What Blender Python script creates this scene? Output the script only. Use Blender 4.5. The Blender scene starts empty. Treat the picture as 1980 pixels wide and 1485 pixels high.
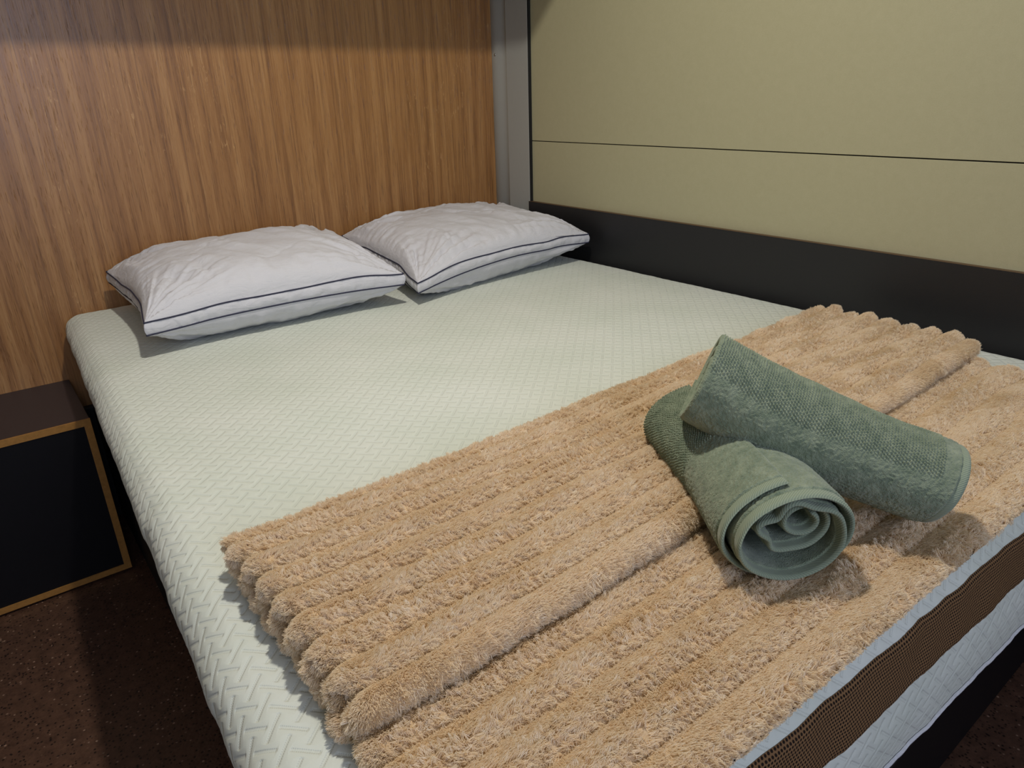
import bpy, bmesh, math
import numpy as np
from mathutils import Matrix, Vector

scene = bpy.context.scene
COL = scene.collection
S = 0.525            # metres per calibration unit
CZ = 1.181           # camera height above the floor

# ------------------------------------------------------------------ camera
cam_d = bpy.data.cameras.new('camera')
cam = bpy.data.objects.new('camera', cam_d)
COL.objects.link(cam)
RC = ((0.78805932, -0.61499427, -0.02728644),
      (-0.25450267, -0.28512168, -0.9240855),
      (0.56052734, 0.73517867, -0.38121048))
right, down, fwd = Vector(RC[0]), Vector(RC[1]), Vector(RC[2])
m = Matrix((( right.x, -down.x, -fwd.x, 0.0),
            ( right.y, -down.y, -fwd.y, 0.0),
            ( right.z, -down.z, -fwd.z, CZ),
            (0, 0, 0, 1)))
cam.matrix_world = m
cam_d.sensor_fit = 'HORIZONTAL'
cam_d.sensor_width = 36.0
cam_d.lens = 1349.5535 / 1980.0 * 36.0
cam_d.clip_start = 0.02
scene.camera = cam

# ------------------------------------------------------------------ view, world, lights
scene.view_settings.view_transform = 'Standard'
scene.view_settings.look = 'None'
scene.view_settings.gamma = 1.0
scene.view_settings.exposure = 0.0
scene.view_settings.use_curve_mapping = False
try:
    scene.cycles_curves.shape = 'RIBBONS'
except Exception:
    pass

world = bpy.data.worlds.new('world')
scene.world = world
world.use_nodes = True
world.node_tree.nodes['Background'].inputs[0].default_value = (0.62, 0.70, 0.85, 1)
world.node_tree.nodes['Background'].inputs[1].default_value = 0.5


def area_light(name, loc, target, size, power, color, shape='DISK', size_y=None, spread=None):
    d = bpy.data.lights.new(name, 'AREA')
    d.shape = shape
    d.size = size
    if size_y:
        d.size_y = size_y
    d.energy = power
    d.color = color
    if spread is not None:
        d.spread = spread
    o = bpy.data.objects.new(name, d)
    COL.objects.link(o)
    o.location = loc
    o.rotation_euler = (Vector(target) - Vector(loc)).to_track_quat('-Z', 'Y').to_euler()
    return o


# the ceiling spot over the bed
LAMP = (0.53, 0.86, 2.36)
area_light('ceiling_lamp', LAMP, (0.72, 1.12, 0.3), 0.085, 19.5, (1.0, 0.94, 0.84))
# daylight through the window behind the photographer
area_light('window_daylight', (0.05, -1.66, 1.68), (0.6, 1.0, 0.9), 1.25, 24.0, (0.66, 0.74, 1.0), 'RECTANGLE', 1.15)

# ------------------------------------------------------------------ helpers
rng = np.random.RandomState(7)


class NG:
    """tiny node-graph builder"""
    def __init__(self, name):
        self.mat = bpy.data.materials.new(name)
        self.mat.use_nodes = True
        self.nt = self.mat.node_tree
        self.bsdf = self.nt.nodes['Principled BSDF']

    def n(self, t, **kw):
        node = self.nt.nodes.new(t)
        for k, v in kw.items():
            setattr(node, k, v)
        return node

    def link(self, a, b):
        self.nt.links.new(a, b)

    def put(self, sock, v):
        if hasattr(v, 'links'):
            self.link(v, sock)
        else:
            sock.default_value = v

    def math(self, op, a, b=None, c=None, clamp=False):
        node = self.n('ShaderNodeMath', operation=op, use_clamp=clamp)
        self.put(node.inputs[0], a)
        if b is not None:
            self.put(node.inputs[1], b)
        if c is not None:
            self.put(node.inputs[2], c)
        return node.outputs[0]

    def smooth(self, v, a, b, o0=0.0, o1=1.0):
        node = self.n('ShaderNodeMapRange', interpolation_type='SMOOTHSTEP')
        self.put(node.inputs[0], v)
        node.inputs[1].default_value = a
        node.inputs[2].default_value = b
        node.inputs[3].default_value = o0
        node.inputs[4].default_value = o1
        return node.outputs[0]

    def obj(self):
        return self.n('ShaderNodeTexCoord').outputs['Object']

    def uv(self):
        return self.n('ShaderNodeTexCoord').outputs['UV']

    def scale(self, v, s):
        node = self.n('ShaderNodeMapping')
        self.link(v, node.inputs[0])
        node.inputs[3].default_value = s
        return node.outputs[0]

    def noise(self, v, scale, detail=3.0, rough=0.5, dist=0.0):
        node = self.n('ShaderNodeTexNoise')
        if v is not None:
            self.link(v, node.inputs['Vector'])
        node.inputs['Scale'].default_value = scale
        node.inputs['Detail'].default_value = detail
        node.inputs['Roughness'].default_value = rough
        node.inputs['Distortion'].default_value = dist
        return node.outputs[0]

    def voronoi(self, v, scale, feature='F1'):
        node = self.n('ShaderNodeTexVoronoi', feature=feature)
        if v is not None:
            self.link(v, node.inputs['Vector'])
        node.inputs['Scale'].default_value = scale
        return node

    def ramp(self, v, stops):
        node = self.n('ShaderNodeValToRGB')
        self.link(v, node.inputs[0])
        el = node.color_ramp.elements
        while len(el) < len(stops):
            el.new(0.5)
        for e, (p, c) in zip(el, stops):
            e.position = p
            e.color = c if len(c) == 4 else (*c, 1)
        return node.outputs[0]

    def mix(self, f, a, b, blend='MIX'):
        node = self.n('ShaderNodeMix', data_type='RGBA', blend_type=blend)
        self.put(node.inputs[0], f)
        for s, v in ((node.inputs[6], a), (node.inputs[7], b)):
            if hasattr(v, 'links'):
                self.link(v, s)
            else:
                s.default_value = v if len(v) == 4 else (*v, 1)
        return node.outputs[2]

    def bump(self, h, dist, strength=1.0, normal=None):
        node = self.n('ShaderNodeBump')
        self.put(node.inputs['Height'], h)
        node.inputs['Distance'].default_value = dist
        node.inputs['Strength'].default_value = strength
        if normal is not None:
            self.link(normal, node.inputs['Normal'])
        return node.outputs[0]

    def out(self, color=None, rough=None, normal=None, **kw):
        b = self.bsdf
        if color is not None:
            self.put(b.inputs['Base Color'], color if hasattr(color, 'links') or len(color) == 4 else (*color, 1))
        if rough is not None:
            self.put(b.inputs['Roughness'], rough)
        if normal is not None:
            self.link(normal, b.inputs['Normal'])
        for k, v in kw.items():
            self.put(b.inputs[k], v)
        return self.mat


def srgb(r, g, b):
    def f(c):
        c /= 255.0
        return c / 12.92 if c <= 0.04045 else ((c + 0.055) / 1.055) ** 2.4
    return (f(r), f(g), f(b))


def mesh_obj(name, verts, faces, mat=None, parent=None, uv=None, smooth=True, attrs=None):
    """faces: (n,4) or (n,3) integer array, or a list of arrays"""
    me = bpy.data.meshes.new(name)
    verts = np.asarray(verts, dtype=np.float32)
    fl = faces if isinstance(faces, list) else [faces]
    fl = [np.asarray(f, dtype=np.int32) for f in fl if len(f)]
    loops = np.concatenate([f.ravel() for f in fl])
    sizes = np.concatenate([np.full(len(f), f.shape[1], dtype=np.int32) for f in fl])
    starts = np.concatenate([[0], np.cumsum(sizes)[:-1]]).astype(np.int32)
    me.vertices.add(len(verts))
    me.vertices.foreach_set('co', verts.ravel())
    me.loops.add(len(loops))
    me.loops.foreach_set('vertex_index', loops)
    me.polygons.add(len(sizes))
    me.polygons.foreach_set('loop_start', starts)
    me.polygons.foreach_set('use_smooth', np.full(len(sizes), smooth, dtype=bool))
    if uv is not None:
        ul = me.uv_layers.new(name='UVMap')
        ul.data.foreach_set('uv', np.asarray(uv, dtype=np.float32)[loops].ravel())
    if attrs:
        for k, a in attrs.items():
            at = me.attributes.new(k, 'FLOAT', 'POINT')
            at.data.foreach_set('value', np.asarray(a, dtype=np.float32))
    me.update()
    me.validate()
    o = bpy.data.objects.new(name, me)
    COL.objects.link(o)
    if mat:
        me.materials.append(mat)
    if parent:
        o.parent = parent
    return o


def grid_faces(nu, nv, wrap_u=False, offset=0, flip=False):
    iu = np.arange(nu if wrap_u else nu - 1)
    iv = np.arange(nv - 1)
    a, b = np.meshgrid(iu, iv, indexing='ij')
    a2 = (a + 1) % nu
    f = np.stack([a * nv + b, a2 * nv + b, a2 * nv + b + 1, a * nv + b + 1], -1).reshape(-1, 4)
    if flip:
        f = f[:, ::-1]
    return f + offset


def empty(name, loc=(0, 0, 0)):
    o = bpy.data.objects.new(name, None)
    o.empty_display_size = 0.1
    o.location = loc
    COL.objects.link(o)
    return o


def tag(o, label=None, cat=None, group=None, kind=None):
    if label:
        o['label'] = label
    if cat:
        o['category'] = cat
    if group:
        o['group'] = group
    if kind:
        o['kind'] = kind
    return o


def bm_obj(name, bm, mat, parent=None, smooth=False):
    me = bpy.data.meshes.new(name)
    bmesh.ops.recalc_face_normals(bm, faces=bm.faces)
    bm.to_mesh(me)
    bm.free()
    for p in me.polygons:
        p.use_smooth = smooth
    me.materials.append(mat)
    o = bpy.data.objects.new(name, me)
    COL.objects.link(o)
    if parent:
        o.parent = parent
    return o


def add_box(bm, lo, hi, bevel=0.0, seg=2):
    lo, hi = Vector(lo), Vector(hi)
    r = bmesh.ops.create_cube(bm, size=1.0)
    vs = r['verts']
    bmesh.ops.scale(bm, vec=hi - lo, verts=vs)
    bmesh.ops.translate(bm, vec=(lo + hi) / 2, verts=vs)
    if bevel > 0:
        es = {e for v in vs for e in v.link_edges}
        bmesh.ops.bevel(bm, geom=list(es), offset=bevel, segments=seg, profile=0.5, affect='EDGES')


def box(name, lo, hi, mat, parent=None, bevel=0.0):
    bm = bmesh.new()
    add_box(bm, lo, hi, bevel)
    o = bm_obj(name, bm, mat, parent)
    if parent:
        o.location = -parent.location
    return o


# lattice noise, vectorised
_P = rng.rand(256, 256).astype(np.float32)
_P3 = rng.rand(64, 64, 64).astype(np.float32)


def vnoise(x, y):
    x = np.asarray(x, dtype=np.float64)
    y = np.asarray(y, dtype=np.float64)
    xi, yi = np.floor(x).astype(int), np.floor(y).astype(int)
    fx, fy = x - xi, y - yi
    fx = fx * fx * fx * (fx * (fx * 6 - 15) + 10)
    fy = fy * fy * fy * (fy * (fy * 6 - 15) + 10)
    g = lambda i, j: _P[i & 255, j & 255]
    a = g(xi, yi) * (1 - fx) + g(xi + 1, yi) * fx
    b = g(xi, yi + 1) * (1 - fx) + g(xi + 1, yi + 1) * fx
    return (a * (1 - fy) + b * fy) * 2 - 1


def fbm(x, y, oct=3):
    s, a = 0, 1.0
    for i in range(oct):
        s = s + a * vnoise(x * 2 ** i + 17 * i, y * 2 ** i + 31 * i)
        a *= 0.5
    return s


def sstep(a, b, x):
    t = np.clip((x - a) / (b - a), 0, 1)
    return t * t * (3 - 2 * t)


# ------------------------------------------------------------------ materials
def m_wood():
    g = NG('oak_laminate')
    v = g.obj()
    warp = g.noise(g.scale(v, (3.0, 3.0, 0.9)), 1.6, 2, 0.5)
    fine = g.noise(g.scale(v, (260, 260, 9)), 1.0, 4, 0.65, 0.6)
    streak = g.noise(g.scale(v, (110, 110, 2.2)), 1.0, 3, 0.55, 0.5)
    broad = g.noise(g.scale(v, (42, 42, 0.8)), 1.0, 2, 0.5, 0.6)
    ring = g.n('ShaderNodeTexWave', wave_type='BANDS', bands_direction='X', wave_profile='SIN')
    g.link(g.scale(v, (1.0, 1.0, 0.05)), ring.inputs['Vector'])
    ring.inputs['Scale'].default_value = 5.5
    ring.inputs['Distortion'].default_value = 7.0
    ring.inputs['Detail'].default_value = 2.0
    ring.inputs['Detail Scale'].default_value = 1.6
    t = g.math('MULTIPLY', streak, 0.34)
    t = g.math('MULTIPLY_ADD', broad, 0.30, t)
    t = g.math('MULTIPLY_ADD', fine, 0.40, t)
    t = g.math('MULTIPLY_ADD', ring.outputs[1], 0.10, t)
    t = g.math('MULTIPLY_ADD', warp, 0.12, t)
    col = g.ramp(t, [(0.42, srgb(116, 76, 38)), (0.58, srgb(150, 104, 56)), (0.68, srgb(164, 118, 68)), (0.86, srgb(184, 140, 88))])
    lines = g.noise(g.scale(v, (150, 150, 4.0)), 1.0, 2, 0.5, 0.8)
    col = g.mix(g.math('MULTIPLY', g.smooth(lines, 0.53, 0.68), 0.34), col, srgb(84, 50, 22))
    fleck = g.noise(g.scale(v, (95, 95, 22)), 1.0, 3, 0.6, 1.5)
    fleckm = g.math('MULTIPLY', g.smooth(fleck, 0.60, 0.68), g.smooth(g.noise(g.scale(v, (7, 7, 2.2)), 1.0, 2), 0.52, 0.66))
    col = g.mix(g.math('MULTIPLY', fleckm, 0.55), col, srgb(200, 158, 104))
    # pores: short dark dashes
    pores = g.noise(g.scale(v, (420, 420, 26)), 1.0, 2, 0.5)
    pm = g.smooth(pores, 0.62, 0.72)
    col = g.mix(g.math('MULTIPLY', pm, 0.40), col, srgb(74, 42, 20), 'MIX')
    # knots and little cracks
    vor = g.voronoi(g.scale(v, (1.0, 1.0, 0.55)), 6.0)
    kn = g.smooth(vor.outputs['Distance'], 0.035, 0.085, 1.0, 0.0)
    pick = g.smooth(g.noise(v, 4.0, 1), 0.44, 0.48)
    kn = g.math('MULTIPLY', g.math('MULTIPLY', kn, pick), g.smooth(g.noise(v, 90, 3), 0.32, 0.55))
    col = g.mix(g.math('MULTIPLY', kn, 0.85), col, srgb(54, 28, 14))
    h = g.math('MULTIPLY_ADD', pm, -0.7, g.math('MULTIPLY', fine, 0.7))
    nrm = g.bump(h, 0.0006, 0.6)
    return g.out(col, g.smooth(fine, 0.2, 0.9, 0.34, 0.46), nrm, **{'Specular IOR Level': 0.8})


def m_plain(name, c, rough=0.5, spec=0.5, metal=0.0, noise_amt=0.05, nscale=200, bump=0.0):
    g = NG(name)
    v = g.obj()
    nz = g.noise(v, nscale, 3, 0.6)
    k0, k1 = 1 - noise_amt * 2, 1 + noise_amt * 2
    col = g.ramp(nz, [(0.25, tuple(x * k0 for x in c)), (0.75, tuple(min(1, x * k1) for x in c))])
    nrm = g.bump(nz, bump, 0.5) if bump > 0 else None
    return g.out(col, rough, nrm, **{'Specular IOR Level': spec, 'Metallic': metal})


def m_floor():
    g = NG('speckled_brown_vinyl')
    v = g.obj()
    vo = g.voronoi(v, 150.0)
    big = g.noise(v, 40, 4, 0.7)
    col = g.ramp(big, [(0.3, srgb(66, 46, 36)), (0.7, srgb(92, 66, 52))])
    sep = g.n('ShaderNodeSeparateColor')
    g.link(vo.outputs['Color'], sep.inputs[0])
    inside = g.smooth(vo.outputs['Distance'], 0.15, 0.5, 1.0, 0.0)
    dark = g.math('MULTIPLY', inside, g.smooth(sep.outputs[0], 0.50, 0.58))
    light = g.math('MULTIPLY', inside, g.smooth(sep.outputs[1], 0.93, 0.96))
    col = g.mix(dark, col, srgb(24, 16, 14))
    col = g.mix(light, col, srgb(150, 122, 104))
    nrm = g.bump(vo.outputs['Distance'], 0.0006, 0.6)
    return g.out(col, 0.42, nrm, **{'Specular IOR Level': 0.35})


def m_mattress():
    g = NG('quilted_white_knit')
    uv = g.uv()
    sep = g.n('ShaderNodeSeparateXYZ')
    g.link(uv, sep.inputs[0])

    def seg(off, sgn):
        x = g.math('MULTIPLY_ADD', sep.outputs[0], 1 / 0.030, off)
        y = g.math('MULTIPLY_ADD', sep.outputs[1], 1 / 0.030, off)
        fx = g.math('SUBTRACT', g.math('FRACT', x), 0.5)
        fy = g.math('SUBTRACT', g.math('FRACT', y), 0.5)
        al = g.math('MULTIPLY', g.math('ADD', fx, fy) if sgn > 0 else g.math('SUBTRACT', fx, fy), 0.030 / math.sqrt(2))
        pe = g.math('MULTIPLY', g.math('SUBTRACT', fx, fy) if sgn > 0 else g.math('ADD', fx, fy), 0.030 / math.sqrt(2))
        aa, pa = g.math('ABSOLUTE', al), g.math('ABSOLUTE', pe)
        win = g.smooth(aa, 0.0130, 0.0162, 1.0, 0.0)
        groove = g.smooth(pa, 0.0, 0.0036, 1.0, 0.0)
        groove = g.math('POWER', groove, 1.6)
        rows = g.smooth(g.math('ABSOLUTE', g.math('SUBTRACT', pa, 0.0013)), 0.0002, 0.0008, 1.0, 0.0)
        dots = g.math('SINE', g.math('MULTIPLY', al, 2 * math.pi / 0.0021))
        st = g.math('MULTIPLY', rows, g.smooth(dots, -0.2, 0.5))
        d = g.math('MULTIPLY_ADD', st, 0.30, g.math('MULTIPLY', groove, 0.75))
        d = g.math('MULTIPLY_ADD', g.smooth(pa, 0.0, 0.0085, 1.0, 0.0), 0.55, d)
        return g.math('MULTIPLY', d, win), g.math('MULTIPLY', st, win)
    a, sa = seg(0.0, 1)
    b, sb = seg(0.5, -1)
    hgt = g.math('MULTIPLY', g.math('MAXIMUM', a, b), -1.0)
    knit = g.noise(g.scale(uv, (1, 1, 1)), 900, 2, 0.6)
    hgt2 = g.math('MULTIPLY_ADD', knit, 0.10, hgt)
    nrm = g.bump(hgt2, 0.00085, 1.0)
    tone = g.noise(uv, 6, 2)
    col = g.ramp(tone, [(0.3, srgb(206, 212, 200)), (0.7, srgb(214, 218, 208))])
    # stitched holes are a little darker thread
    col = g.mix(g.math('MULTIPLY', g.math('MAXIMUM', sa, sb), 0.12), col, srgb(150, 156, 146))
    # stray lint
    lint = g.voronoi(uv, 7.0)
    lm = g.smooth(lint.outputs['Distance'], 0.010, 0.022, 1.0, 0.0)
    lm = g.math('MULTIPLY', lm, g.smooth(g.noise(uv, 3.3, 1), 0.50, 0.52))
    lm = g.math('MULTIPLY', lm, g.smooth(g.noise(uv, 500, 1), 0.45, 0.55))
    col = g.mix(g.math('MULTIPLY', lm, 0.7), col, srgb(70, 66, 60))
    return g.out(col, 0.85, nrm, **{'Specular IOR Level': 0.2, 'Sheen Weight': 0.15})


def m_pillow():
    g = NG('white_cotton_percale')
    v = g.obj()
    nz = g.noise(v, 900, 2, 0.5)
    cr = g.noise(g.scale(v, (1, 1, 2.0)), 22, 4, 0.55, 1.2)
    h = g.math('MULTIPLY_ADD', nz, 0.06, cr)
    nrm = g.bump(h, 0.0045, 0.55)
    return g.out(srgb(207, 207, 212), 0.7, nrm, **{'Specular IOR Level': 0.3, 'Sheen Weight': 0.1})


def m_fur():
    g = NG('tan_plush_fibre')
    at = g.n('ShaderNodeAttribute', attribute_name='tone')
    col = g.ramp(at.outputs['Fac'], [(0.0, srgb(234, 212, 180)), (0.5, srgb(247, 232, 206)), (1.0, srgb(253, 246, 231))])
    di = g.n('ShaderNodeBsdfDiffuse')
    tr_ = g.n('ShaderNodeBsdfTranslucent')
    g.link(col, di.inputs[0])
    g.link(col, tr_.inputs[0])
    mx = g.n('ShaderNodeMixShader')
    mx.inputs[0].default_value = 0.42
    g.link(di.outputs[0], mx.inputs[1])
    g.link(tr_.outputs[0], mx.inputs[2])
    g.link(mx.outputs[0], g.nt.nodes['Material Output'].inputs['Surface'])
    return g.mat


def m_fur_base():
    g = NG('tan_plush_backing')
    v = g.obj()
    nz = g.noise(v, 160, 4, 0.7)
    col = g.ramp(nz, [(0.3, srgb(196, 168, 132)), (0.7, srgb(214, 188, 152))])
    nrm = g.bump(nz, 0.004, 0.8)
    return g.out(col, 0.95, nrm, **{'Specular IOR Level': 0.1})


def m_towel(name, c0, c1):
    g = NG(name)
    uv = g.uv()
    a = g.n('ShaderNodeAttribute', attribute_name='rice')
    loops = g.voronoi(uv, 900.0)
    nz = g.noise(uv, 420, 3, 0.7)
    h = g.math('MULTIPLY_ADD', nz, 0.9, g.math('MULTIPLY', loops.outputs['Distance'], 0.6))
    nrm = g.bump(h, 0.0016, 0.8)
    big = g.noise(uv, 60, 3, 0.6)
    col = g.ramp(big, [(0.3, c0), (0.72, c1)])
    return g.out(col, 0.95, nrm, **{'Specular IOR Level': 0.1, 'Sheen Weight': 0.25, 'Sheen Roughness': 0.5})


def m_hem(name, c0, c1):
    g = NG(name)
    uv = g.uv()
    w = g.n('ShaderNodeTexWave', wave_type='BANDS', bands_direction='DIAGONAL', wave_profile='SIN')
    g.link(uv, w.inputs['Vector'])
    w.inputs['Scale'].default_value = 190
    w.inputs['Distortion'].default_value = 0.6
    col = g.ramp(w.outputs[1], [(0.2, c0), (0.8, c1)])
    return g.out(col, 0.85, g.bump(w.outputs[1], 0.0005, 0.5), **{'Specular IOR Level': 0.2, 'Sheen Weight': 0.2})


def m_band():
    g = NG('brown_spacer_mesh')
    uv = g.uv()
    sep = g.n('ShaderNodeSeparateXYZ')
    g.link(uv, sep.inputs[0])
    x = g.math('MULTIPLY', sep.outputs[0], 1 / 0.0042)
    y = g.math('MULTIPLY', sep.outputs[1], 1 / 0.0042)
    row = g.math('MULTIPLY', g.math('FLOOR', y), 0.5)
    fx = g.math('SUBTRACT', g.math('FRACT', g.math('ADD', x, row)), 0.5)
    fy = g.math('SUBTRACT', g.math('FRACT', y), 0.5)
    r = g.math('SQRT', g.math('ADD', g.math('MULTIPLY', fx, fx), g.math('MULTIPLY', fy, fy)))
    hole = g.smooth(r, 0.22, 0.38, 1.0, 0.0)
    col = g.mix(hole, srgb(122, 92, 62), srgb(30, 20, 14))
    nrm = g.bump(g.math('MULTIPLY', hole, -1.0), 0.0015, 1.0)
    return g.out(col, 0.8, nrm, **{'Specular IOR Level': 0.2})


def m_beige():
    g = NG('cream_wall_laminate')
    v = g.obj()
    nz = g.noise(v, 55, 5, 0.75)
    sp = g.noise(v, 700, 2, 0.5)
    t = g.math('MULTIPLY_ADD', sp, 0.5, g.math('MULTIPLY', nz, 0.5))
    col = g.ramp(t, [(0.35, srgb(170, 165, 132)), (0.65, srgb(176, 171, 138))])
    vo = g.voronoi(v, 9.0)
    dot = g.math('MULTIPLY', g.smooth(vo.outputs['Distance'], 0.010, 0.018, 1.0, 0.0), g.smooth(g.noise(v, 2.6, 1), 0.50, 0.52))
    col = g.mix(g.math('MULTIPLY', dot, 0.7), col, srgb(60, 54, 36))
    return g.out(col, 0.5, g.bump(sp, 0.0004, 0.4), **{'Specular IOR Level': 0.35})


MAT = dict(
    wood=m_wood(), floor=m_floor(), mattress=m_mattress(), pillow=m_pillow(), fur=m_fur(), furbase=m_fur_base(),
    band=m_band(), beige=m_beige(),
    white=m_plain('white_lacquer', srgb(214, 212, 204), 0.55),
    ceiling=m_plain('ceiling_paint', srgb(222, 220, 212), 0.8),
    sidewall=m_plain('pale_wall_panel', srgb(196, 190, 176), 0.6),
    post=m_plain('grey_post_lacquer', srgb(160, 162, 157), 0.38, 0.5, 0, 0.01, 60),
    gap=m_plain('dark_joint_gasket', srgb(16, 15, 12), 0.8),
    black=m_plain('anthracite_laminate', srgb(27, 27, 29), 0.45, 0.5, 0, 0.05, 300, 0.0003),
    nsbody=m_plain('dark_umber_laminate', srgb(50, 39, 40), 0.5, 0.5, 0, 0.05, 300, 0.0003),
    nsdoor=m_plain('near_black_panel', srgb(12, 12, 16), 0.5, 0.3),
    brass=m_plain('gold_edge_band', srgb(176, 128, 66), 0.45, 0.5, 0.25, 0.08, 90, 0.0004),
    lip=m_plain('brown_edge_band', srgb(92, 70, 48), 0.5),
    navy=m_plain('navy_piping', srgb(36, 38, 62), 0.7),
    base=m_plain('charcoal_bed_frame', srgb(30, 31, 34), 0.5, 0.4),
    tape=m_plain('white_seam_tape', srgb(206, 206, 210), 0.8),
    steel=m_plain('screw_steel', srgb(170, 172, 170), 0.3, 0.5, 0.9),
)
TC0, TC1 = srgb(110, 124, 103), srgb(146, 156, 132)
MAT['towel'] = m_towel('sage_terry', TC0, TC1)
MAT['hem'] = m_hem('sage_twill_hem', srgb(126, 139, 119), srgb(144, 155, 133))

# ------------------------------------------------------------------ the room
WY = 2.273          # wood wall
WX = 1.695          # cream wall
XL, YF, ZT = -1.55, -1.75, 2.46


def structure(name, lo, hi, mat, bevel=0.0):
    return tag(box(name, lo, hi, mat, None, bevel), kind='structure')


structure('floor', (XL - .1, YF - .1, -0.08), (WX + .12, WY + .12, 0.0), MAT['floor'])
structure('ceiling', (XL - .1, YF - .1, ZT), (WX + .12, WY + .12, ZT + .08), MAT['ceiling'])
structure('wall_back', (XL - .1, WY, 0), (1.684, WY + .1, ZT), MAT['wood'])
structure('wall_left', (XL - .1, YF - .1, 0), (XL, WY, ZT), MAT['sidewall'])

# cream wall: two panels with an open joint, on a dark backing
wr = tag(empty('wall_right', (WX, 0, 0)), kind='structure')
JZ = CZ + S * -0.2885
box('upper_panel', (WX, YF, JZ + .0014), (WX + .05, 2.060, ZT), MAT['beige'], wr, 0.0007)
box('lower_panel', (WX, YF, 0), (WX + .05, 2.060, JZ - .0014), MAT['beige'], wr, 0.0007)
box('joint_backing', (WX + .006, YF, 0), (WX + .10, WY + .1, ZT), MAT['gap'], wr)

# window wall behind the photographer
wf = tag(empty('wall_front', (0, YF, 0)), kind='structure')
bm = bmesh.new()
wx0, wx1, wz0, wz1 = -0.60, 0.70, 1.08, 2.28
for lo, hi in (((XL, YF - .1, 0), (wx0, YF, ZT)), ((wx1, YF - .1, 0), (WX, YF, ZT)),
               ((wx0, YF - .1, 0), (wx1, YF, wz0)), ((wx0, YF - .1, wz1), (wx1, YF, ZT))):
    add_box(bm, lo, hi)
o = bm_obj('wall_panel', bm, MAT['sidewall'], wf)
o.location = -wf.location

# grey corner post: recessed fixing strip with a screw, then the boxed slab
tr = tag(empty('trim_1', (1.69, 2.13, 0)), kind='structure')
prof = [(2.2735, 1.6845), (2.2715, 1.6832), (2.250, 1.6836), (2.238, 1.6846), (2.225, 1.6876), (2.214, 1.6896), (2.203, 1.6904), (2.194, 1.6900), (2.186, 1.6898)]
n = len(prof)
vs = [(x, y, 0.0) for y, x in prof] + [(x, y, ZT) for y, x in prof]
fs = [(i, i + 1, n + i + 1, n + i) for i in range(n - 1)]
o = mesh_obj('fixing_strip', vs, np.array(fs), MAT['post'], tr)
sol = o.modifiers.new('solid', 'SOLIDIFY')
sol.thickness = 0.004
sol.offset = -1.0
o.location = -tr.location
box('boxed_slab', (1.6835, 2.0635, 0), (1.74, 2.187, ZT), MAT['post'], tr, 0.0022)
box('joint_gasket', (1.6842, 2.0598, 0), (1.70, 2.0645, ZT), MAT['gap'], tr)
bm = bmesh.new()
bmesh.ops.create_uvsphere(bm, u_segments=16, v_segments=8, radius=0.0046)
bmesh.ops.scale(bm, vec=(0.55, 1, 1), verts=bm.verts)
bmesh.ops.translate(bm, vec=(1.6832, 2.252, CZ + S * 0.268), verts=bm.verts)
o = bm_obj('screw', bm, MAT['steel'], tr, True)
o.location = -tr.location
o['label'] = 'small round steel screw head'

# unseen occluder, made up above the pillows to shade the top of both walls
st = tag(empty('shade_occluder', (0, WY, 1.8)), kind='structure')
bm = bmesh.new()
add_box(bm, (XL, 1.80, 1.675), (1.30, WY, ZT), 0.004)
o = bm_obj('occluder_body', bm, MAT['white'], st)
o.location = -st.location
# its slanted end, shaped back from the wall shadow towards the lamp
L = Vector(LAMP)


def on_ray(y, z, t, x=WX):
    return L + t * (Vector((x, y, z)) - L)


c0 = on_ray(2.057, CZ + .180, .62)
c1 = on_ray(1.946, CZ + .285, .62)
c2 = c1 + (c1 - c0) * 6
pts = [(c0.y, c0.z), (c2.y, c2.z), (WY, c2.z), (WY, c0.z)]
bm = bmesh.new()
va = [bm.verts.new((c0.x, y, z)) for y, z in pts]
vb = [bm.verts.new((c0.x - .016, y, z)) for y, z in pts]
bm.faces.new(va)
bm.faces.new(vb[::-1])
for i in range(4):
    bm.faces.new((va[i], va[(i + 1) % 4], vb[(i + 1) % 4], vb[i]))
o = bm_obj('occluder_end_board', bm, MAT['white'], st)
o.location = -st.location

# ------------------------------------------------------------------ nightstand
ns = tag(empty('nightstand', (-0.25, 2.1, 0)), 'low dark nightstand with a gold edged front, between wood wall and mattress', 'nightstand')
NX0, NX1, NYF, NZ = -0.62, 0.1255, 1.920, 0.4602
box('body', (NX0, NYF + .004, 0.006), (NX1 - .001, WY - .001, NZ), MAT['nsbody'], ns, 0.001)
bm = bmesh.new()
fw = 0.0165
zb = CZ + S * -2.236
for lo, hi in (((NX0, NYF, NZ - fw - .001), (NX1, NYF + .006, NZ)), ((NX0, NYF, zb), (NX1, NYF + .006, zb + fw)),
               ((NX1 - fw, NYF, zb + fw), (NX1, NYF + .006, NZ - fw - .001)), ((NX0, NYF, zb + fw), (NX0 + fw, NYF + .006, NZ - fw - .001))):
    add_box(bm, lo, hi)
o = bm_obj('edge_frame', bm, MAT['brass'], ns)
o.location = -ns.location
o['label'] = 'gold coloured frame around the front'
box('front_panel', (NX0 + fw, NYF + .0025, zb + fw), (NX1 - fw, NYF + .010, NZ - fw - .001), MAT['nsdoor'], ns)

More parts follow.
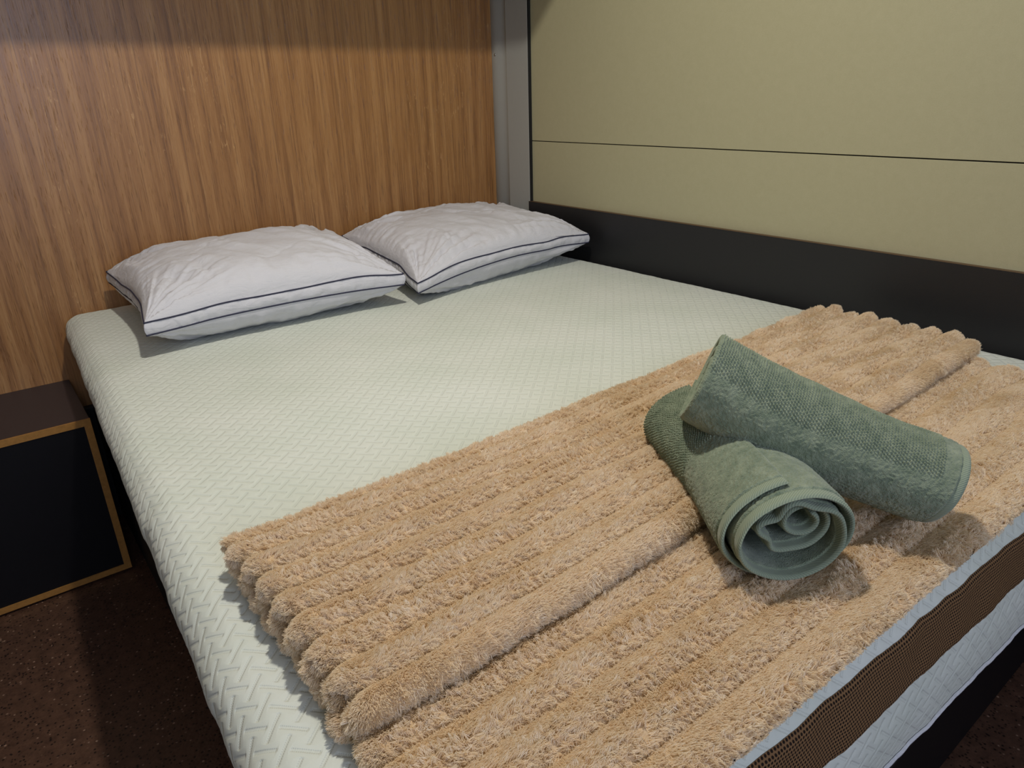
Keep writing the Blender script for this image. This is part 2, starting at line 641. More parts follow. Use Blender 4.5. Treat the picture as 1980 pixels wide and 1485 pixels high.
# ------------------------------------------------------------------ bed frame
TOPZ, BOTZ = 0.656, 0.378
bf = tag(empty('bed_frame', (0.9, 1.2, 0)), 'black bed frame with a tall side panel along the cream wall', 'bed frame')
PX = 1.680
PZ = CZ + S * -0.6915
box('side_panel', (PX, -0.35, 0.004), (WX - .0005, 2.068, PZ - .0008), MAT['black'], bf, 0.0008)
box('edge_band', (PX - .0004, -0.35, PZ - .0008), (WX - .0005, 2.068, PZ), MAT['lip'], bf)
box('slat_deck', (0.20, 0.30, 0.36), (1.672, 2.24, BOTZ - .001), MAT['base'], bf)
box('side_rail', (0.160, 0.26, 0.012), (0.185, 2.24, 0.372), MAT['base'], bf, 0.002)
box('head_rail', (0.132, 2.242, 0.004), (1.672, 2.268, 0.372), MAT['base'], bf, 0.002)
box('foot_rail', (0.185, 0.232, 0.318), (1.672, 0.26, 0.372), MAT['base'], bf, 0.002)
box('plinth', (0.185, 0.262, 0.004), (1.672, 0.285, 0.316), MAT['nsdoor'], bf)
for x, y in ((0.24, 0.36), (1.60, 0.36), (0.24, 2.12), (1.60, 2.12)):
    box('leg', (x - .03, y - .03, 0), (x + .03, y + .03, 0.36), MAT['base'], bf, 0.002)

# ------------------------------------------------------------------ mattress
RR = 0.052
RB = 0.018          # tighter edge underneath
CORE_U, CORE_V = 1.56 - 2 * RR, 2.04 - 2 * RR    # core rectangle of the developed sheet


def quad_map(u, v):
    """core rectangle -> floor plan; the free side and the foot run a little askew, as they lie"""
    s, t = u / CORE_U, v / CORE_V
    fl, fr = np.array([0.058 + RR, 0.238 + RR]), np.array([1.676 - RR, 0.187 + RR])
    hl, hr = np.array([0.1445 + RR, WY - .004 - RR]), np.array([1.676 - RR, WY - .004 - RR])
    x = (fl[0] * (1 - s) + fr[0] * s) * (1 - t) + (hl[0] * (1 - s) + hr[0] * s) * t
    y = (fl[1] * (1 - s) + fr[1] * s) * (1 - t) + (hl[1] * (1 - s) + hr[1] * s) * t
    return x, y


def weave(u, v):
    out = 0
    for off, sg in ((0.0, 1), (0.5, -1)):
        fx = (u / 0.03 + off) % 1 - 0.5
        fy = (v / 0.03 + off) % 1 - 0.5
        al, pe = ((fx + fy), (fx - fy)) if sg > 0 else ((fx - fy), (fx + fy))
        al, pe = np.abs(al * 0.0212), np.abs(pe * 0.0212)
        out = out + (1 - sstep(0.0100, 0.0150, al)) * (1 - sstep(0, 0.008, pe))
    return out


def mattress_surface(u, v, lift=0.0):
    cu, cv = np.clip(u, 0, CORE_U), np.clip(v, 0, CORE_V)
    ou, ov = u - cu, v - cv
    Lr = np.hypot(ou, ov)
    arc = RR * math.pi / 2
    side = (TOPZ - BOTZ) - RR - RB
    arb = RB * math.pi / 2
    Lmax = arc + side + arb + 0.05
    Lq = np.minimum(Lr, Lmax)
    dx = np.where(Lr > 1e-9, ou / np.maximum(Lr, 1e-9), 0)
    dy = np.where(Lr > 1e-9, ov / np.maximum(Lr, 1e-9), 0)
    a1 = np.clip(Lq, 0, arc) / RR
    s1 = np.clip(Lq - arc, 0, side)
    a2 = np.clip(Lq - arc - side, 0, arb) / RB
    s2 = np.clip(Lq - arc - arb - side, 0, None)
    e = RR * np.sin(a1) - RB * (1 - np.cos(a2)) - s2
    z = -RR * (1 - np.cos(a1)) - s1 - RB * np.sin(a2)
    ang = a1 + a2
    ne, nz = np.sin(ang), np.cos(ang)
    # free side leans in under its rounded top, foot bulges a touch
    lean = np.clip(-dx, 0, 1) * 0.17 * s1
    bulge = np.clip(-dy, 0, 1) * 0.012 * np.sin(np.clip(s1 / side, 0, 1) * math.pi)
    e = e - lean + bulge
    # soft foam: sags under the pillows, waves gently
    top = np.cos(np.minimum(a1, math.pi / 2))
    px, py = quad_map(cu, cv)
    sag = -0.010 * np.exp(-((px - .6) / .33) ** 2 - ((py - 2.0) / .28) ** 2) - 0.008 * np.exp(-((px - 1.3) / .33) ** 2 - ((py - 2.0) / .28) ** 2)
    wavy = 0.0022 * vnoise(px * 5 + 3, py * 5)
    ripple = 0.0016 * vnoise(u * 26, v * 26) * np.clip(ang, 0, 1)
    pat = -0.0005 * weave(u, v) + ripple + lift
    X = px + dx * (e + ne * pat)
    Y = py + dy * (e + ne * pat)
    Z = TOPZ + z + (sag + wavy) * top + nz * pat
    return np.stack([X, Y, Z], -1), Lr > Lmax + 0.004


step = 0.0052
ext = 0.40
uu = np.arange(-ext, CORE_U + ext, step)
vv = np.arange(-ext, CORE_V + ext, step)
U, V = np.meshgrid(uu, vv, indexing='ij')
P, dead = mattress_surface(U.ravel(), V.ravel())
F = grid_faces(len(uu), len(vv))
keep = ~dead[F].all(1)
F = F[keep]
used = np.unique(F)
remap = np.full(len(P), -1)
remap[used] = np.arange(len(used))
mattress = mesh_obj('mattress', P[used], remap[F], MAT['mattress'], None, np.stack([U.ravel(), V.ravel()], -1)[used])
tag(mattress, 'thick white quilted foam mattress on the black bed frame', 'mattress')


def mattress_strip(name, l0, l1, lift, mat, wob=0.0):
    """a strip sewn round the foot end of the mattress, between two arc lengths below its top"""
    arc_u = np.arange(-0.03, CORE_U + 0.031, 0.004)
    lv = np.linspace(l0, l1, 12)
    A, Lv = np.meshgrid(arc_u, lv, indexing='ij')
    w = wob * (np.sin(A * 2 * math.pi / 0.085 + 1.5 * vnoise(A * 7, A * 0)) * 0.5 + vnoise(A * 22, A * 0 + 5) * 0.5)
    Lw = Lv + w
    edge = np.minimum((Lv - l0) / (l1 - l0), 1 - (Lv - l0) / (l1 - l0))
    lf = lift * np.clip(edge * 9 + 0.15, 0, 1)
    P, _ = mattress_surface(A.ravel(), -Lw.ravel(), lf.ravel())
    o = mesh_obj(name, P, grid_faces(len(arc_u), len(lv)), mat, mattress, np.stack([A.ravel(), Lv.ravel()], -1))
    return o


arcl = RR * math.pi / 2
z2l = lambda z: arcl + (TOPZ - RR - z)
LB0 = RR * math.acos(1 - (TOPZ - 0.622) / RR)
bd = mattress_strip('mesh_band', LB0, z2l(0.544), 0.0038, MAT['band'], 0.0017)
bd['label'] = 'brown open-mesh band round the foot end'
tp = mattress_strip('seam_tape', z2l(0.405), z2l(0.401), 0.0045, MAT['tape'], 0.0015)

# ------------------------------------------------------------------ pillows


def make_pillow(name, corners, zc, htop, hbot, gus, seed, arch, label):
    """gusseted pillow: corners in plan fl, fr, br, bl with seam heights zc"""
    n = 150
    s = np.linspace(-1, 1, n)
    # cluster towards the edges
    s = np.sign(s) * (1 - (1 - np.abs(s)) ** 1.25)
    A, B = np.meshgrid(s, s, indexing='ij')
    C = np.array(corners, float)
    Zc = np.array(zc, float)

    def plan(a, b):
        sa, sb = (a + 1) / 2, (b + 1) / 2
        w = [(1 - sa) * (1 - sb), sa * (1 - sb), sa * sb, (1 - sa) * sb]
        x = sum(wi * C[i, 0] for i, wi in enumerate(w))
        y = sum(wi * C[i, 1] for i, wi in enumerate(w))
        z = sum(wi * Zc[i] for i, wi in enumerate(w))
        # edges draw in between the pointed corners
        cx, cy = C.mean(0)
        pin = 0.024
        x = x + pin * -np.sign(a) * np.abs(a) ** 6 * (1 - b * b) * 0.9
        y = y + pin * -np.sign(b) * np.abs(b) ** 6 * (1 - a * a) * 0.9
        z = z + arch * (1 - a * a) * np.abs(b) ** 4
        return x, y, z
    X, Y, Z = plan(A, B)
    f = ((1 - np.abs(A) ** 2.6) * (1 - np.abs(B) ** 2.6))
    dome = np.clip(f, 0, 1) ** 0.52
    ea = np.minimum(1 - np.abs(A), 1 - np.abs(B))           # distance to the nearest edge
    W = 0.32
    along = np.where(1 - np.abs(A) < 1 - np.abs(B), B, A)
    gather = fbm(along * 17 + seed, ea * 5 + seed * 3, 2) * np.exp(-ea / 0.20) * np.clip(ea * 14, 0, 1) * 0.0055
    dcorner = np.hypot(1 - np.abs(A), 1 - np.abs(B))
    ang = np.arctan2(1 - np.abs(B), 1 - np.abs(A))
    radial = fbm(ang * 8 + seed * 5 + 9 * (A > 0) + 23 * (B > 0), dcorner * 1.6, 2) * np.exp(-((dcorner - .42) / .34) ** 2) * 0.0085
    folds = fbm((A * 0.9 + B * 0.35) * 6 + seed * 7, (B * 0.8 - A * 0.45) * 2.0, 3) * np.clip(ea * 3, 0, 1) * 0.0048
    crease = -np.clip(0.16 - np.abs(fbm(A * 2.6 + seed * 2 + B * 1.1, B * 2.4 - A, 2)), 0, 1) * 0.030 * np.clip(ea * 4, 0, 1) * (0.5 + 0.5 * vnoise(A * 2 + seed, B * 2))
    wr = (gather + radial + folds + crease) * 1.3
    lop = 1 + 0.10 * vnoise(A * 1.3 + seed, B * 1.3 + 2)
    Zt = Z + gus / 2 + htop * dome * lop + wr
    xs, ys = X - wr * 0.4 * A, Y - wr * 0.4 * B
    # clip against the wall behind
    ys = np.minimum(ys, WY - 0.006 - 0.0 * Zt)
    xs = np.minimum(xs, PX - 0.004)
    top = np.stack([xs, ys, Zt], -1).reshape(-1, 3)
    domeb = np.clip(f, 0, 1) ** 0.50
    Zb = Z - gus / 2 - hbot * domeb + wr * 0.5
    floorz = TOPZ - 0.006 + 0.002 * vnoise(A * 5 + seed, B * 5)
    Zb = np.where(Zb < floorz, floorz, Zb)
    bot = np.stack([xs, ys, np.minimum(Zb, Z - gus / 2 + 0.0005 * 0)], -1).reshape(-1, 3)
    # outline ring indices
    idx = np.arange(n * n).reshape(n, n)
    ring = np.concatenate([idx[:-1, 0], idx[-1, :-1], idx[1:, -1][::-1], idx[0, 1:][::-1]])
    k = len(ring)
    t_ring, b_ring = top[ring], bot[ring]
    # gusset rows, bowed out slightly and gathered
    rows = []
    ctr = np.array([C[:, 0].mean(), C[:, 1].mean(), 0])
    outw = t_ring - ctr
    outw[:, 2] = 0
    outw /= np.linalg.norm(outw, axis=1)[:, None]
    for j, tt in enumerate(np.linspace(0, 1, 7)[1:-1]):
        p = t_ring * (1 - tt) + b_ring * tt
        g = fbm(np.arange(k) * 0.35 + seed * 11, np.full(k, tt * 1.2), 2) * 0.0022
        bow = 0.0050 * math.sin(tt * math.pi)
        rows.append(p + outw * (bow + g)[:, None])
    verts = np.concatenate([top, bot] + rows)
    nb = n * n
    faces = [grid_faces(n, n), grid_faces(n, n, offset=nb, flip=True)]
    chain = [ring] + [2 * nb + j * k + np.arange(k) for j in range(len(rows))] + [ring + nb]
    for c0_, c1_ in zip(chain[:-1], chain[1:]):
        faces.append(np.stack([c0_, c1_, np.roll(c1_, -1), np.roll(c0_, -1)], -1))
    verts[:, 1] = np.minimum(verts[:, 1], WY - .004)
    verts[:, 0] = np.minimum(verts[:, 0], PX - .003)
    o = mesh_obj(name, verts, np.concatenate(faces), MAT['pillow'])
    tag(o, label, 'pillow', 'gusseted pillows at the head of the bed')

    def tube(path, r, nm):
        m_ = len(path)
        tan = np.roll(path, -1, 0) - np.roll(path, 1, 0)
        tan /= np.linalg.norm(tan, axis=1)[:, None] + 1e-12
        up = np.array([0, 0, 1.0])
        sd = np.cross(tan, up)
        sd /= np.linalg.norm(sd, axis=1)[:, None] + 1e-9
        u2 = np.cross(sd, tan)
        q = 8
        th = np.arange(q) / q * 2 * math.pi
        pv = path[:, None, :] + r * (np.cos(th)[None, :, None] * sd[:, None, :] + np.sin(th)[None, :, None] * u2[:, None, :])
        f_ = []
        for i in range(q):
            j = (i + 1) % q
            a_ = np.arange(m_)
            b_ = (a_ + 1) % m_
            f_.append(np.stack([a_ * q + i, b_ * q + i, b_ * q + j, a_ * q + j], -1))
        c = mesh_obj(nm, pv.reshape(-1, 3), np.concatenate(f_), MAT['navy'], o)
        c['label'] = 'thin navy piping along the seam'
    lim = np.array([PX - .003, WY - .004, 9])
    tube(np.minimum(t_ring + outw * 0.0010, lim), 0.0019, 'piping')
    tube(np.minimum(b_ring + outw * 0.0010, lim), 0.0019, 'piping')
    return o


make_pillow('pillow', [(0.258, 1.665), (0.905, 1.660), (0.955, 2.235), (0.280, 2.215)], (0.728, 0.728, 0.745, 0.744),
            0.090, 0.078, 0.030, 1.3, 0.006, 'white navy-piped pillow nearer the free edge of the mattress and the nightstand')
make_pillow('pillow', [(0.928, 1.625), (1.640, 1.705), (1.662, 2.255), (1.000, 2.235)], (0.706, 0.733, 0.750, 0.745),
            0.087, 0.078, 0.028, 4.7, 0.018, 'white navy-piped pillow in the corner against the black side panel')

# ------------------------------------------------------------------ plush throw
RIB = 0.0435
BX0, BX1 = 0.148, 1.562
LT = 0.0135            # layer thickness


def throw_path():
    """centre line of the folded cloth in (y, z): foot hem, back, fold, forward, fold, back hem"""
    z0 = TOPZ + LT / 2 + 0.001
    pts = []
    # hem laps the mattress edge
    pts += [(0.231 + t * 0.514, z0 - 0.012 * math.exp(-t * 14)) for t in np.linspace(0, 1, 110)]
    r = LT / 2 + 0.001
    pts += [(0.745 + r * math.sin(a), z0 + r - r * math.cos(a)) for a in np.linspace(0, math.pi, 12)[1:-1]]
    pts += [(0.745 - t * 0.295, z0 + 2 * r) for t in np.linspace(0, 1, 60)]
    pts += [(0.450 - r * 1.3 * math.sin(a), z0 + 3 * r - r * math.cos(a)) for a in np.linspace(0, math.pi, 12)[1:-1]]
    pts += [(0.450 + t * 0.335, z0 + 4 * r - 0.006 * math.exp(-(1 - t) * 14)) for t in np.linspace(0, 1, 70)]
    return np.array(pts)


TP = throw_path()
d = np.hypot(*(TP[1:] - TP[:-1]).T)
ARC = np.concatenate([[0], np.cumsum(d)])
NT_, NX_ = 420, 360
tS = np.linspace(0, ARC[-1], NT_)
pc = np.stack([np.interp(tS, ARC, TP[:, 0]), np.interp(tS, ARC, TP[:, 1])], -1)
tan = np.gradient(pc, axis=0)
tan /= np.linalg.norm(tan, axis=1)[:, None]
nor = np.stack([-tan[:, 1], tan[:, 0]], -1)
xsn = np.linspace(0, 1, NX_)


def rib_h(t, x):
    """height of the ribs, with the rib lines wandering a little"""
    w = 0.006 * vnoise(x * 3.0, t * 6) + 0.008 * sstep(0.62, 0.85, x) * vnoise(x * 9 + 4, t * 14)
    ph = (t + w) / RIB
    fph = ph % 1.0
    prof = np.clip(np.sin(np.pi * fph ** 0.85), 0, 1) ** 0.55
    return prof, fph


def throw_surface(ti, xi, side):
    """ti: arc length, xi: 0..1 across, side +1 / -1"""
    y = np.interp(ti, tS, pc[:, 0])
    z = np.interp(ti, tS, pc[:, 1])
    ny = np.interp(ti, tS, nor[:, 0])
    nz_ = np.interp(ti, tS, nor[:, 1])
    prof, _ = rib_h(ti, xi)
    end = np.minimum(xi, 1 - xi) * (BX1 - BX0)
    taper = np.clip(np.minimum(end, np.minimum(ti, tS[-1] - ti)) / 0.010, 0, 1) ** 0.5
    off = (LT * 0.25 + 0.0070 * prof) * taper
    lump = 0.0040 * vnoise(xi * 11 + 2, ti * 11) + 0.006 * sstep(0.68, 0.84, xi) * vnoise(xi * 26, ti * 26)
    lay = np.clip((z - TOPZ - LT) / (3 * LT), 0, 1)
    zz = z + nz_ * side * off + lump * (0.25 + lay)
    yy = y + ny * side * off
    # scalloped ends: each rib pushes out, valleys draw back
    scal = 0.016 * (prof - 0.55) + 0.004 * vnoise(ti * 40, 3 + 0 * ti)
    x0 = BX0 - scal + 0.006 * (1 - lay) + 0.026 * np.clip((0.78 - y) / 0.34, 0, 1) * lay
    x1 = BX1 + scal - 0.055 * (1 - lay) + 0.015 * (y - .45)
    xx = x0 + (x1 - x0) * xi
    # ends curl in little waves
    zz = zz + 0.006 * (prof - 0.4) * np.exp(-end / 0.03) + 0.004 * np.exp(-xi * 40)
    # the throw lies slightly askew: its foot hem follows the mattress foot, its fold runs the other way
    k = np.interp(y, [0.2, 0.45, 0.8], [-0.026, 0.032, 0.038])
    yy = yy + k * (xx - BX0) - np.interp(y, [0.45, 0.8], [0.0, 0.017])
    zz = np.maximum(zz, TOPZ + 0.0008 - 0.6 * np.clip(0.225 - y, 0, 1))
    return np.stack([xx, yy, zz], -1)


TT, XX = np.meshgrid(tS, xsn, indexing='ij')
top = throw_surface(TT.ravel(), XX.ravel(), 1.0)
bot = throw_surface(TT.ravel(), XX.ravel(), -1.0)
nv_ = NT_ * NX_
idx = np.arange(nv_).reshape(NT_, NX_)
ring = np.concatenate([idx[:-1, 0], idx[-1, :-1], idx[1:, -1][::-1], idx[0, 1:][::-1]])
faces = np.concatenate([grid_faces(NT_, NX_, flip=True), grid_faces(NT_, NX_, offset=nv_),
                        np.stack([ring, np.roll(ring, -1), np.roll(ring, -1) + nv_, ring + nv_], -1)])
throw = mesh_obj('throw_blanket', np.concatenate([top, bot]), faces, MAT['furbase'])
tag(throw, 'tan ribbed plush throw folded across the foot of the mattress', 'blanket')

# the pile: fine fibres in tufts on every face of the cloth that shows
y_c = pc[:, 0]
is_top = np.arange(NT_)


def fibres(name, parent):
    NCL = 30000                      # tufts
    PER = 15
    # weighting: top of the lower layer in front of the fold, top of the flap, the front fold, ends, hem
    t_flat0 = np.interp(0.53, TP[:110, 0], ARC[:110])
    t_fold = ARC[110 + 10 + 60 - 16]
    t_end = ARC[-1]
    segs = [(0.0, t_flat0, 1.0, 0, 1, 29000), (t_fold, t_end, 1.0, 0, 1, 41000), (t_fold, ARC[110 + 10 + 60 + 14], 1.0, 0, 1, 5500)]
    T_, X_, Sd = [], [], []
    for a, b, sd, x0, x1, cnt in segs:
        T_.append(rng.uniform(a, b, cnt))
        X_.append(rng.uniform(x0, x1, cnt))
        Sd.append(np.full(cnt, sd))
    # both ends, all layers, both faces
    for lo, hi in ((0, 0.010), (0.990, 1.0)):
        for sd in (1.0, -1.0):
            cnt = 2600
            T_.append(rng.uniform(0, t_end, cnt))
            X_.append(rng.uniform(lo, hi, cnt))
            Sd.append(np.full(cnt, sd))
    # underside of hems and fold
    for a, b, sd, cnt in ((0, 0.012, -1.0, 900), (t_end - 0.012, t_end, -1.0, 700)):
        T_.append(rng.uniform(a, b, cnt))
        X_.append(rng.uniform(0, 1, cnt))
        Sd.append(np.full(cnt, sd))
    T_, X_, Sd = map(np.concatenate, (T_, X_, Sd))
    nc = len(T_)
    N = nc * PER
    ct, cx, cs = np.repeat(T_, PER), np.repeat(X_, PER), np.repeat(Sd, PER)
    rt = np.clip(ct + rng.normal(0, 0.0031, N), 0, t_end)
    rx = np.clip(cx + rng.normal(0, 0.0031 / (BX1 - BX0), N), 0, 1)
    root = np.empty((N, 3))
    nrm = np.empty((N, 3))
    e = 0.0012
    for sd in (1.0, -1.0):
        mk = cs == sd
        a = throw_surface(rt[mk], rx[mk], sd)
        t1 = throw_surface(np.clip(rt[mk] + e, 0, t_end), rx[mk], sd) - throw_surface(np.clip(rt[mk] - e, 0, t_end), rx[mk], sd)
        x1 = throw_surface(rt[mk], np.clip(rx[mk] + e, 0, 1), sd) - throw_surface(rt[mk], np.clip(rx[mk] - e, 0, 1), sd)
        nn = np.cross(x1, t1) * sd
        nn /= np.linalg.norm(nn, axis=1)[:, None] + 1e-12
        root[mk] = a
        nrm[mk] = nn
    # lean: broad swirls + each tuft its own whim; ends fan outward
    _, fph = rib_h(ct, cx)
    smo = sstep(0.48, 0.62, fph + 0.16 * vnoise(cx * 30 + 5, ct * 30))      # combed-flat half of each rib
    whim = np.repeat(rng.normal(0, 0.9, nc), PER)
    a1 = vnoise(cx * 26, ct * 34) * (2.4 - 1.5 * smo) + whim * (1 - 0.75 * smo) - math.pi / 2
    lean = np.stack([np.cos(a1), np.sin(a1), np.zeros(N)], -1)
    endw = np.exp(-np.minimum(cx, 1 - cx) * (BX1 - BX0) / 0.012)
    lean[:, 0] = lean[:, 0] * (1 - endw) + np.where(cx < .5, -1, 1) * endw * 1.1
    hem = np.exp(-ct / 0.012)
    lean[:, 1] = lean[:, 1] * (1 - hem) - hem * 1.0
    # tuft: roots converge to a shared tip line
    cen = root.reshape(nc, PER, 3).mean(1)
    cen = np.repeat(cen, PER, 0)
    ln = np.repeat(rng.uniform(0.0064, 0.0096, nc), PER) * rng.uniform(0.85, 1.1, N)
    prf, _ = rib_h(ct, cx)
    ln = ln * (0.5 + 0.5 * prf)
    la = np.repeat(rng.uniform(0.8, 1.6, nc), PER) * (1 - smo) + 2.0 * smo
    d_ = nrm + lean * la[:, None] + rng.normal(0, 0.16, (N, 3))
    d_ /= np.linalg.norm(d_, axis=1)[:, None]
    K = 5
    pts = np.empty((N, K, 3), dtype=np.float32)
    for i, t in enumerate(np.linspace(0, 1, K)):
        up = nrm * (ln * 0.50 * (t - 0.42 * t * t))[:, None]
        fw_ = d_ * (ln * 0.75 * t ** 1.35)[:, None]
        pull = (cen - root) * ((0.90 - 0.62 * smo) * t ** 1.2)[:, None]
        pts[:, i] = root + up + fw_ + pull - nrm * (0.0015 * (1 - t))
    pts[..., 2] = np.maximum(pts[..., 2], np.where(pts[..., 1] > 0.215, TOPZ + 0.0006, -1))
    cu = bpy.data.hair_curves.new(name)
    cu.add_curves([K] * N)
    cu.attributes['position'].data.foreach_set('vector', pts.reshape(-1).astype(np.float32))
    ra = cu.attributes.get('radius') or cu.attributes.new('radius', 'FLOAT', 'POINT')
    rad = np.tile(np.array([0.00030, 0.00032, 0.00030, 0.00025, 0.00012], np.float32), N)
    ra.data.foreach_set('value', rad)
    tn = cu.attributes.new('tone', 'FLOAT', 'CURVE')
    tone = np.clip(0.5 + np.repeat(rng.normal(0, 0.15, nc), PER) + rng.normal(0, 0.12, N), 0, 1)
    tn.data.foreach_set('value', tone.astype(np.float32))
    cu.materials.append(MAT['fur'])
    o = bpy.data.objects.new(name, cu)
    COL.objects.link(o)
    o.parent = parent
    o['kind'] = 'stuff'
    return o


fibres('pile', throw)

# ------------------------------------------------------------------ rolled towels


def rice(u, v):
    """little raised grains in offset rows"""
    p, q_ = 0.0041, 0.0034
    u = u + 0.0009 * vnoise(u * 190, v * 190)
    v = v + 0.0009 * vnoise(u * 180 + 9, v * 180)
    r = np.floor(v / q_)
    fu = (u / p + 0.5 * (r % 2)) % 1 - 0.5
    fv = (v / q_) % 1 - 0.5
    q = np.hypot(fu * 1.0, fv * 0.95)
    return 1 - sstep(0.12, 0.52, q)


def make_towel(name, p0, p1, roll, knots, flat, hem0, hem1, ricezone, seed, label, up_hint=(0, 0, 1), bend=0.0, taper=(1, 1), squash=None, flip=1, waist=0.0, hemw=0.014, sag=0.0, crumple=0.0):
    """spiral of cloth rolled about the axis p0 -> p1. knots: (turn, radius, cx, cz, inset)"""
    p0, p1 = np.array(p0, float), np.array(p1, float)
    ax = p1 - p0
    Ln = np.linalg.norm(ax)
    ax /= Ln
    sd = np.cross(ax, np.array(up_hint, float))
    sd /= np.linalg.norm(sd)
    up = np.cross(sd, ax)
    sd = sd * flip
    K = np.array(knots, float)
    th = np.linspace(K[0, 0], K[-1, 0], 4000) * 2 * math.pi
    tn = th / (2 * math.pi)

    def interp(c, tq):
        # smooth interpolation of the knots
        base = np.interp(tq, K[:, 0], K[:, c])
        w = 0.12
        return (np.interp(tq - w, K[:, 0], K[:, c]) + base * 2 + np.interp(tq + w, K[:, 0], K[:, c])) / 4

    def curve(tq):
        r = interp(1, tq)
        a = tq * 2 * math.pi + roll
        wob = 1 + 0.05 * np.sin(a * 3 + seed) * np.clip(1.4 - (K[-1, 0] - tq), 0, 1) * 0.4
        wob = wob + crumple * np.sin(a * 5.5) * np.exp(-((tq - 1.75) / .24) ** 2)
        x = r * np.cos(a) * flat[0] * wob + interp(2, tq)
        z = r * np.sin(a) * flat[1] * wob + interp(3, tq)
        return x, z
    cx, cz = curve(tn)
    arc = np.concatenate([[0], np.cumsum(np.hypot(np.diff(cx), np.diff(cz)))])
    na = int(Ln / 0.00075)
    s_out = float(np.interp(K[-1, 0] - 1.15, tn, arc))
    sq = np.concatenate([np.linspace(0, s_out, int(s_out / 0.0026))[:-1], np.linspace(s_out, arc[-1], int((arc[-1] - s_out) / 0.00075))])
    ns_ = len(sq)
    tq = np.interp(sq, arc, tn)
    aq = np.linspace(0, Ln, na)
    X0, Z0 = curve(tq)
    dX, dZ = np.gradient(X0, sq), np.gradient(Z0, sq)
    nl = np.hypot(dX, dZ)
    NXo, NZo = dZ / nl, -dX / nl        # outward normal of the spiral
    SS, AA = np.meshgrid(sq, aq, indexing='ij')
    TQ = np.meshgrid(tq, aq, indexing='ij')[0]
    zone = ricezone(SS, AA, arc[-1], Ln, TQ)
    he = np.minimum(np.where(hem0, AA, 9), np.where(hem1, Ln - AA, 9))
    hem = 1 - sstep(hemw - .001, hemw + .001, he)
    rim = np.clip(np.minimum(np.minimum(AA, Ln - AA), np.minimum(SS, arc[-1] - SS)) / 0.004, 0, 1) ** 0.5
    seam = np.exp(-((he - hemw - .0003) / 0.0010) ** 2)
    base = 0.0046 * (1 - hem) + 0.0030 * hem
    tex = zone * (rice(SS, AA) * 0.0028 - 0.0008) + (1 - zone) * (1 - hem) * 0.0006 * vnoise(SS * 420, AA * 420)
    lump = 0.0022 * vnoise(SS * 14 + seed, AA * 14) + 0.0009 * vnoise(SS * 45 + seed, AA * 45)
    o_off = (base + tex - 0.0016 * seam) * rim
    i_off = -(base + 0.5 * tex) * rim
    inset = np.meshgrid(interp(4, tq), aq, indexing='ij')[0]
    verts = []
    for off in (o_off, i_off):
        a = AA + 0.003 * vnoise(SS * 9 + seed, AA * 0 + 1)
        # inner turns sit recessed from the p1 end
        a = a * (1 - inset / Ln)
        tt = a / Ln
        tp_ = taper[0] * (1 - tt) + taper[1] * tt - waist * np.exp(-((tt - .5) / .22) ** 2)
        lx = (X0[:, None] * tp_ + NXo[:, None] * (off + lump * 0.6))
        lz = (Z0[:, None] * tp_ + NZo[:, None] * (off + lump * 0.6))
        if squash is not None:
            lx, lz = squash(lx, lz, tt)
        bx = bend * (4 * tt * (1 - tt))
        P_ = p0 + a[..., None] * ax + (lx + bx)[..., None] * sd + (lz - sag * (4 * tt * (1 - tt)))[..., None] * up
        verts.append(P_.reshape(-1, 3))
    n1 = ns_ * na
    idx = np.arange(n1).reshape(ns_, na)
    ring = np.concatenate([idx[:-1, 0], idx[-1, :-1], idx[1:, -1][::-1], idx[0, 1:][::-1]])
    faces = np.concatenate([grid_faces(ns_, na, flip=flip > 0), grid_faces(ns_, na, offset=n1, flip=flip < 0),
                            np.stack([ring, np.roll(ring, -1), np.roll(ring, -1) + n1, ring + n1], -1)])
    V_ = np.concatenate(verts)
    UVs = np.tile(np.stack([SS.ravel(), AA.ravel()], -1), (2, 1))
    hv = np.tile(hem.ravel(), 2) > 0.5
    hf = hv[faces].all(1)
    root = None

    def sub(nm, fmask, mat, parent):
        f = faces[fmask]
        u = np.unique(f)
        rm = np.full(len(V_), -1)
        rm[u] = np.arange(len(u))
        return mesh_obj(nm, V_[u], rm[f], mat, parent, UVs[u])
    root = sub(name, ~hf, MAT['towel'], None)
    # each hem its own part
    fa = np.tile(AA.ravel(), 2)[faces].mean(1)
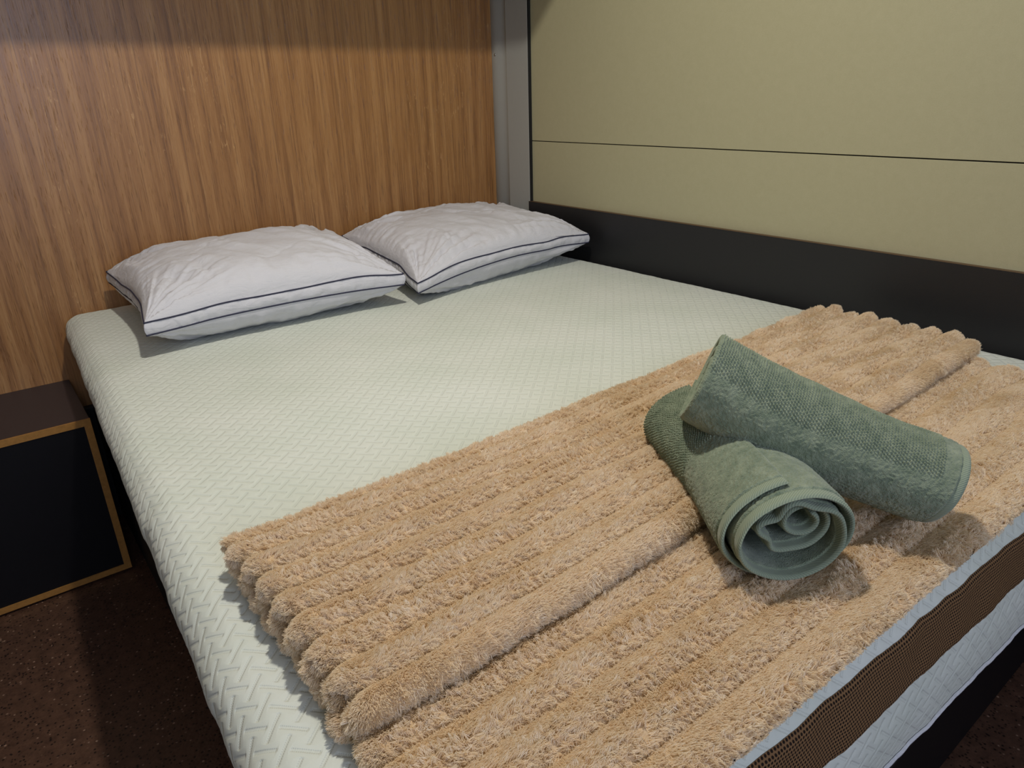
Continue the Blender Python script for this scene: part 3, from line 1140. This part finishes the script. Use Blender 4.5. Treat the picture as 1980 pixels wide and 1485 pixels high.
    for sel in (fa < Ln / 2, fa >= Ln / 2):
        if (hf & sel).any():
            h = sub('hem', hf & sel, MAT['hem'], root)
            h['label'] = 'flat twill hem'
    tag(root, label, 'towel', 'rolled green towels on the throw')
    return root


BASE = TOPZ + 0.024       # top of the lower layer of plush


def squash_b(lx, lz, tt):
    low = -0.050
    lz = np.where(lz < low, low + (lz - low) * 0.15, lz)
    return lx, lz


# lower towel, its rolled end towards the foot
zoneB = lambda s, a, S_, L_, t: 1 - sstep(0.50, 0.53, (a / L_) + 0.05 * vnoise(s * 6, 0 * a + 2))
make_towel('rolled_towel', (0.775, 0.580, BASE + 0.050), (0.616, 0.312, BASE + 0.051), 2.1,
           [(0, 0.010, -0.014, 0.012, 0.022), (0.5, 0.018, -0.014, 0.012, 0.020), (1.30, 0.026, -0.014, 0.010, 0.016), (1.95, 0.044, -0.002, 0.0, 0.006),
            (2.4, 0.053, 0.0, 0.0, 0.002), (2.9, 0.057, 0.0, 0.0, 0.004), (3.25, 0.062, 0.0, 0.0, 0.016), (3.9, 0.068, 0, 0, 0.024)], (1.12, 0.88), False, True, zoneB, 2.0,
           'rolled sage green towel lying underneath, its spiral end facing the foot', bend=-0.006, squash=squash_b, taper=(0.92, 1.04), waist=0.04, crumple=0.16)

# upper towel, one end propped on the lower one
zoneA = lambda s, a, S_, L_, t: sstep(0.47, 0.50, (3.5 - t) + 0.02 * vnoise(a * 9, 0 * s)) * (1 - sstep(L_ - 0.030, L_ - 0.026, a + 0 * s))
make_towel('rolled_towel', (0.700, 0.515, 0.842), (0.853, 0.263, 0.735), 1.82 * math.pi / 1.0 - math.pi,
           [(0, 0.010, 0.0, 0.0, 0.004), (0.8, 0.026, 0.0, 0.0, 0.003), (1.6, 0.040, 0.0, 0.0, 0.002), (2.5, 0.052, 0, 0, 0.0), (3.5, 0.062, 0, 0, 0.0)],
           (1.05, 0.92), False, True, zoneA, 5.0,
           'rolled sage green towel resting on top of the other, one end propped up', taper=(1.05, 0.92), flip=-1, hemw=0.010, sag=0.010)
